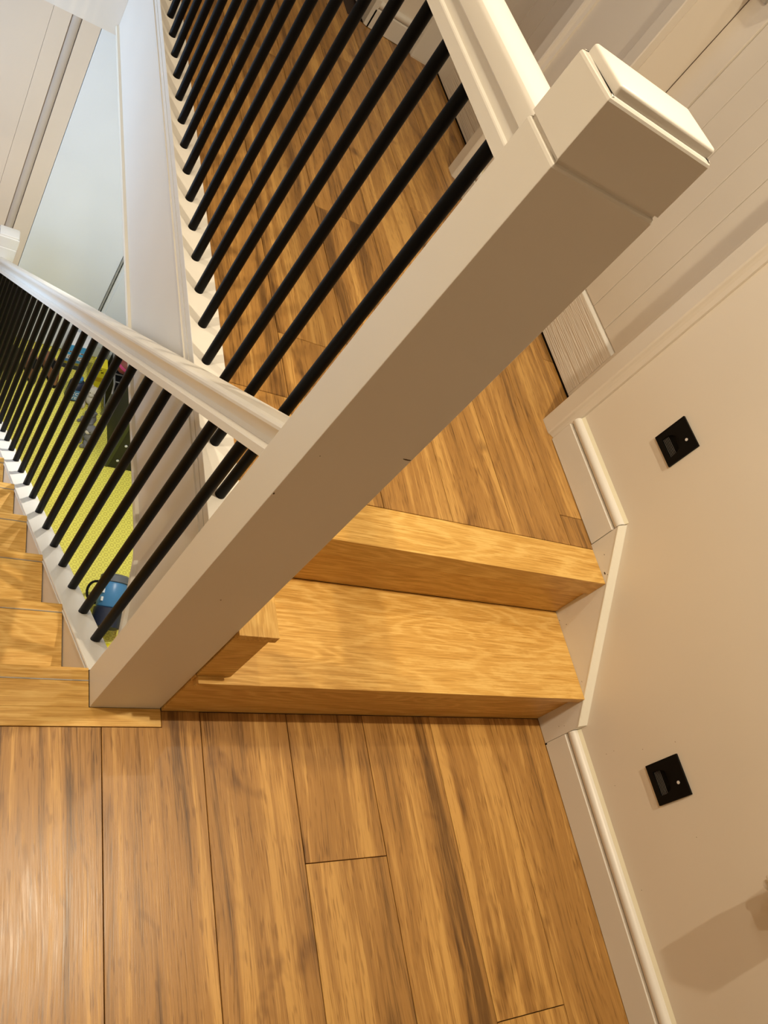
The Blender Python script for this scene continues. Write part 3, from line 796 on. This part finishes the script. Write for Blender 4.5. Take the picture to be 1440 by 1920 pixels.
# tubular rack with toys heaped round it
rk = thing('wire_rack', (0.80, 2.78, ZL), 'grey tubular rack among the stuffed toys', 'rack')
for x in (0.768, 0.866):
    path_tube('side_frame', [(x, 2.66, ZL + 0.005), (x, 2.66, ZL + 0.20), (x, 2.70, ZL + 0.24), (x, 2.98, ZL + 0.24), (x, 3.02, ZL + 0.20), (x, 3.02, ZL + 0.005)], 0.0065, CHR, rk, 8)
for yy in (2.72, 2.78, 2.84, 2.90, 2.96):
    tube('crossbar', (0.768, yy, ZL + 0.235), (0.866, yy, ZL + 0.235), 0.0045, CHR, rk, 8)
tube('brace', (0.768, 2.66, ZL + 0.06), (0.768, 3.02, ZL + 0.10), 0.005, CHR, rk, 8)
tube('brace', (0.866, 2.66, ZL + 0.06), (0.866, 3.02, ZL + 0.10), 0.005, CHR, rk, 8)
tag(box('storage_tub', 0.781, 0.853, 2.68, 3.00, ZL + 0.002, ZL + 0.20, MAT['blackp'], None, 0.008), 'black storage tub under the tubular rack', 'tub')

def plush(loc, s, body_m, limb_m, label, seed, rot=0.0):
    """a soft toy sitting on the floor: body, head with ears and eyes, four limbs"""
    t = thing('stuffed_toy', loc, label, 'soft toy', 'stuffed toys downstairs')
    L = Vector(loc); cr, sr = math.cos(rot), math.sin(rot)
    def at(x, y, z): return L + Vector(((x * cr - y * sr) * s, (x * sr + y * cr) * s, z * s))
    blob('body', at(0, 0, 0.50), (0.42 * s, 0.50 * s, 0.50 * s), body_m, t, 0.03, seed)
    h = blob('head', at(-0.02, -0.10, 1.12), (0.36 * s, 0.34 * s, 0.33 * s), body_m, t, 0.02, seed + 1)
    blob('muzzle', at(-0.03, -0.40, 1.05), (0.17 * s, 0.13 * s, 0.13 * s), CREAM, h, 0, seed)
    for sx in (-1, 1):
        blob('ear', at(0.27 * sx, -0.05, 1.42), (0.13 * s, 0.07 * s, 0.15 * s), limb_m, h, 0, seed)
        blob('eye', at(0.13 * sx - .02, -0.39, 1.19), (0.040 * s, 0.03 * s, 0.045 * s), MAT['blackp'], h, 0, seed, 2)
        blob('arm', at(0.42 * sx, -0.22, 0.62), (0.15 * s, 0.34 * s, 0.16 * s), limb_m, t, 0.02, seed + 2)
        blob('leg', at(0.28 * sx, -0.52, 0.17), (0.17 * s, 0.40 * s, 0.165 * s), limb_m, t, 0.02, seed + 3)
        blob('paw', at(0.28 * sx, -0.88, 0.22), (0.15 * s, 0.09 * s, 0.20 * s), CREAM if limb_m is CREAM else PGREY, t, 0.0, seed + 4)
    return t
plush((0.700, 2.735, ZL), 0.092, CREAM, CREAM, 'cream stuffed toy with dark eyes facing the stairs', 11, -0.4)
plush((0.690, 2.455, ZL), 0.085, PGREY, PGREY, 'grey stuffed toy nearest the dark green locker', 21, -0.8)
plush((0.700, 2.585, ZL), 0.070, PGREY, PGREY, 'small dark grey stuffed toy below the cream one', 31, -1.0)
tag(blob('cushion', (0.925, 2.80, ZL + 0.165), (0.045, 0.10, 0.165), WHT, None, 0.05, 5), 'white rounded cushion standing beside the tubular rack', 'cushion')
bl = thing('ball', (0.817, 2.81, ZL + 0.24), 'red and pink ball resting on the tubular rack', 'ball')
blob('shell', (0.817, 2.81, ZL + 0.287), (0.050, 0.050, 0.050), RED, bl, 0, 2)
lathe('band', [(0.0512, -0.008), (0.0524, 0), (0.0512, 0.008)], (0.817, 2.81, ZL + 0.287), PINK, bl, 24, (0.4, 0.2, 1))

# printed packs against the cupboard doors
pk = thing('carton', (0.60, 2.99, ZL), 'sky blue and white printed carton with a yellow foot by the white door', 'carton')
F = 2.955
box('body', 0.535, 0.662, F + 0.001, 3.07, ZL + 0.0005, ZL + 0.200, WHT, pk, 0.002)
for a, b, m in ((0.150, 0.198, SKY), (0.118, 0.138, SKY), (0.062, 0.082, BLUE), (0.040, 0.060, OLIVE), (0.004, 0.038, NAVY)):
    box('print_band', 0.5355, 0.6615, F - 0.0004, F + 0.0006, ZL + a, ZL + b, m, pk)
text('lettering', 'CT', (0.570, F - 0.0006, ZL + 0.100), 0.034, BROWN, pk, (math.pi / 2, 0, 0))
text('lettering', 'CT', (0.628, F - 0.0006, ZL + 0.100), 0.034, BROWN, pk, (math.pi / 2, 0, 0))
box('print_band', 0.545, 0.580, F - 0.0008, F - 0.0003, ZL + 0.1405, ZL + 0.1475, BROWN, pk)
box('print_band', 0.610, 0.650, F - 0.0008, F - 0.0003, ZL + 0.1405, ZL + 0.1475, BROWN, pk)
nb = thing('bottle', (0.600, 2.75, ZL), 'navy bottle with white lettering in front of the printed carton', 'bottle')
lathe('body', [(0.040, 0.001), (0.044, 0.006), (0.044, 0.115), (0.036, 0.130), (0.018, 0.140)], (0.600, 2.750, ZL), NAVY, nb, 24)
lathe('cap', [(0.019, 0.1405), (0.020, 0.142), (0.020, 0.165), (0.016, 0.168)], (0.600, 2.750, ZL), BLUE, nb, 20)
box('label_patch', 0.572, 0.628, 2.7045, 2.7075, ZL + 0.02, ZL + 0.10, BLUE, nb)
text('lettering', 'CO', (0.600, 2.7038, ZL + 0.072), 0.034, WHT, nb, (math.pi / 2, 0, 0))
text('lettering', 'YE', (0.600, 2.7038, ZL + 0.038), 0.030, WHT, nb, (math.pi / 2, 0, 0))
yb2 = thing('yellow_box', (0.735, 2.88, ZL), 'bright yellow box with dark printed marks beside the carton', 'box')
box('body', 0.685, 0.755, 2.86, 2.935, ZL + 0.0005, ZL + 0.175, YEL, yb2, 0.003)
text('lettering', 'X+', (0.720, 2.8595, ZL + 0.140), 0.042, MAT['blackp'], yb2, (math.pi / 2, 0.5, 0))
box('print_band', 0.6865, 0.7535, 2.8592, 2.8602, ZL + 0.055, ZL + 0.09, mat('amber', (0.62, 0.42, 0.01)), yb2)
# footwear by the wall
def shoe(x, y, rz, upper, sole, label, z=ZL, s=1.0):
    t = thing('shoe', (x, y, z), label, 'shoe', 'shoes by the cupboard doors')
    c, si = math.cos(rz), math.sin(rz)
    def ring(w0, hgt, zz, grow=0.0):
        pts = []
        for k in range(20):
            a = 2 * math.pi * k / 20
            yy = 0.125 * math.sin(a); ww = (0.037 + 0.009 * math.sin(a * 1.0 + 0.6)) * math.cos(a)
            pts.append((ww * (w0 + grow), yy * (1 + grow), zz))
        return pts
    def build(name, rings, m):
        bm = bmesh.new(); R = []
        for rg in rings:
            R.append([bm.verts.new((x + (p[0] * c - p[1] * si) * s, y + (p[0] * si + p[1] * c) * s, z + p[2] * s)) for p in rg])
        for A_, B_ in zip(R, R[1:]):
            for k in range(20): bm.faces.new((A_[k], A_[(k + 1) % 20], B_[(k + 1) % 20], B_[k]))
        bm.faces.new(R[0][::-1]); bm.faces.new(R[-1])
        return shade_auto(link(name, to_mesh(bm), m, t, (x, y, z)), 0.8)
    build('sole', [ring(1, 0, 0.0005, 0.04), ring(1, 0, 0.018, 0.04), ring(1, 0, 0.020, 0.02)], sole)
    up = []
    for f, zz in ((1.0, 0.0205), (0.98, 0.035), (0.85, 0.055)):
        up.append([(p[0] * f, p[1] * f, zz + (0.03 if p[1] < 0 else 0) * (zz - 0.02) / 0.035) for p in ring(1, 0, 0)])
    build('upper', up, upper)
    op = [[(p[0] * 0.55, p[1] * 0.45 - 0.045, 0.084 + 0.001) for p in ring(1, 0, 0)], [(p[0] * 0.55, p[1] * 0.45 - 0.045, 0.089) for p in ring(1, 0, 0)]]
    build('opening', op, MAT['blackp'])
    return t
shoe(0.470, 2.90, 0.25, BROWN, MAT['blackp'], 'tan leather shoe nearest the printed carton')
shoe(0.365, 2.885, 0.12, BROWN, MAT['blackp'], 'tan leather shoe second from the printed carton')
shoe(0.262, 2.88, -0.1, MAT['blackp'], MAT['blackp'], 'black shoe beside the tan pair')
shoe(0.160, 2.90, 0.1, MAT['blackp'], WHT, 'black shoe with white sole farthest from the carton')
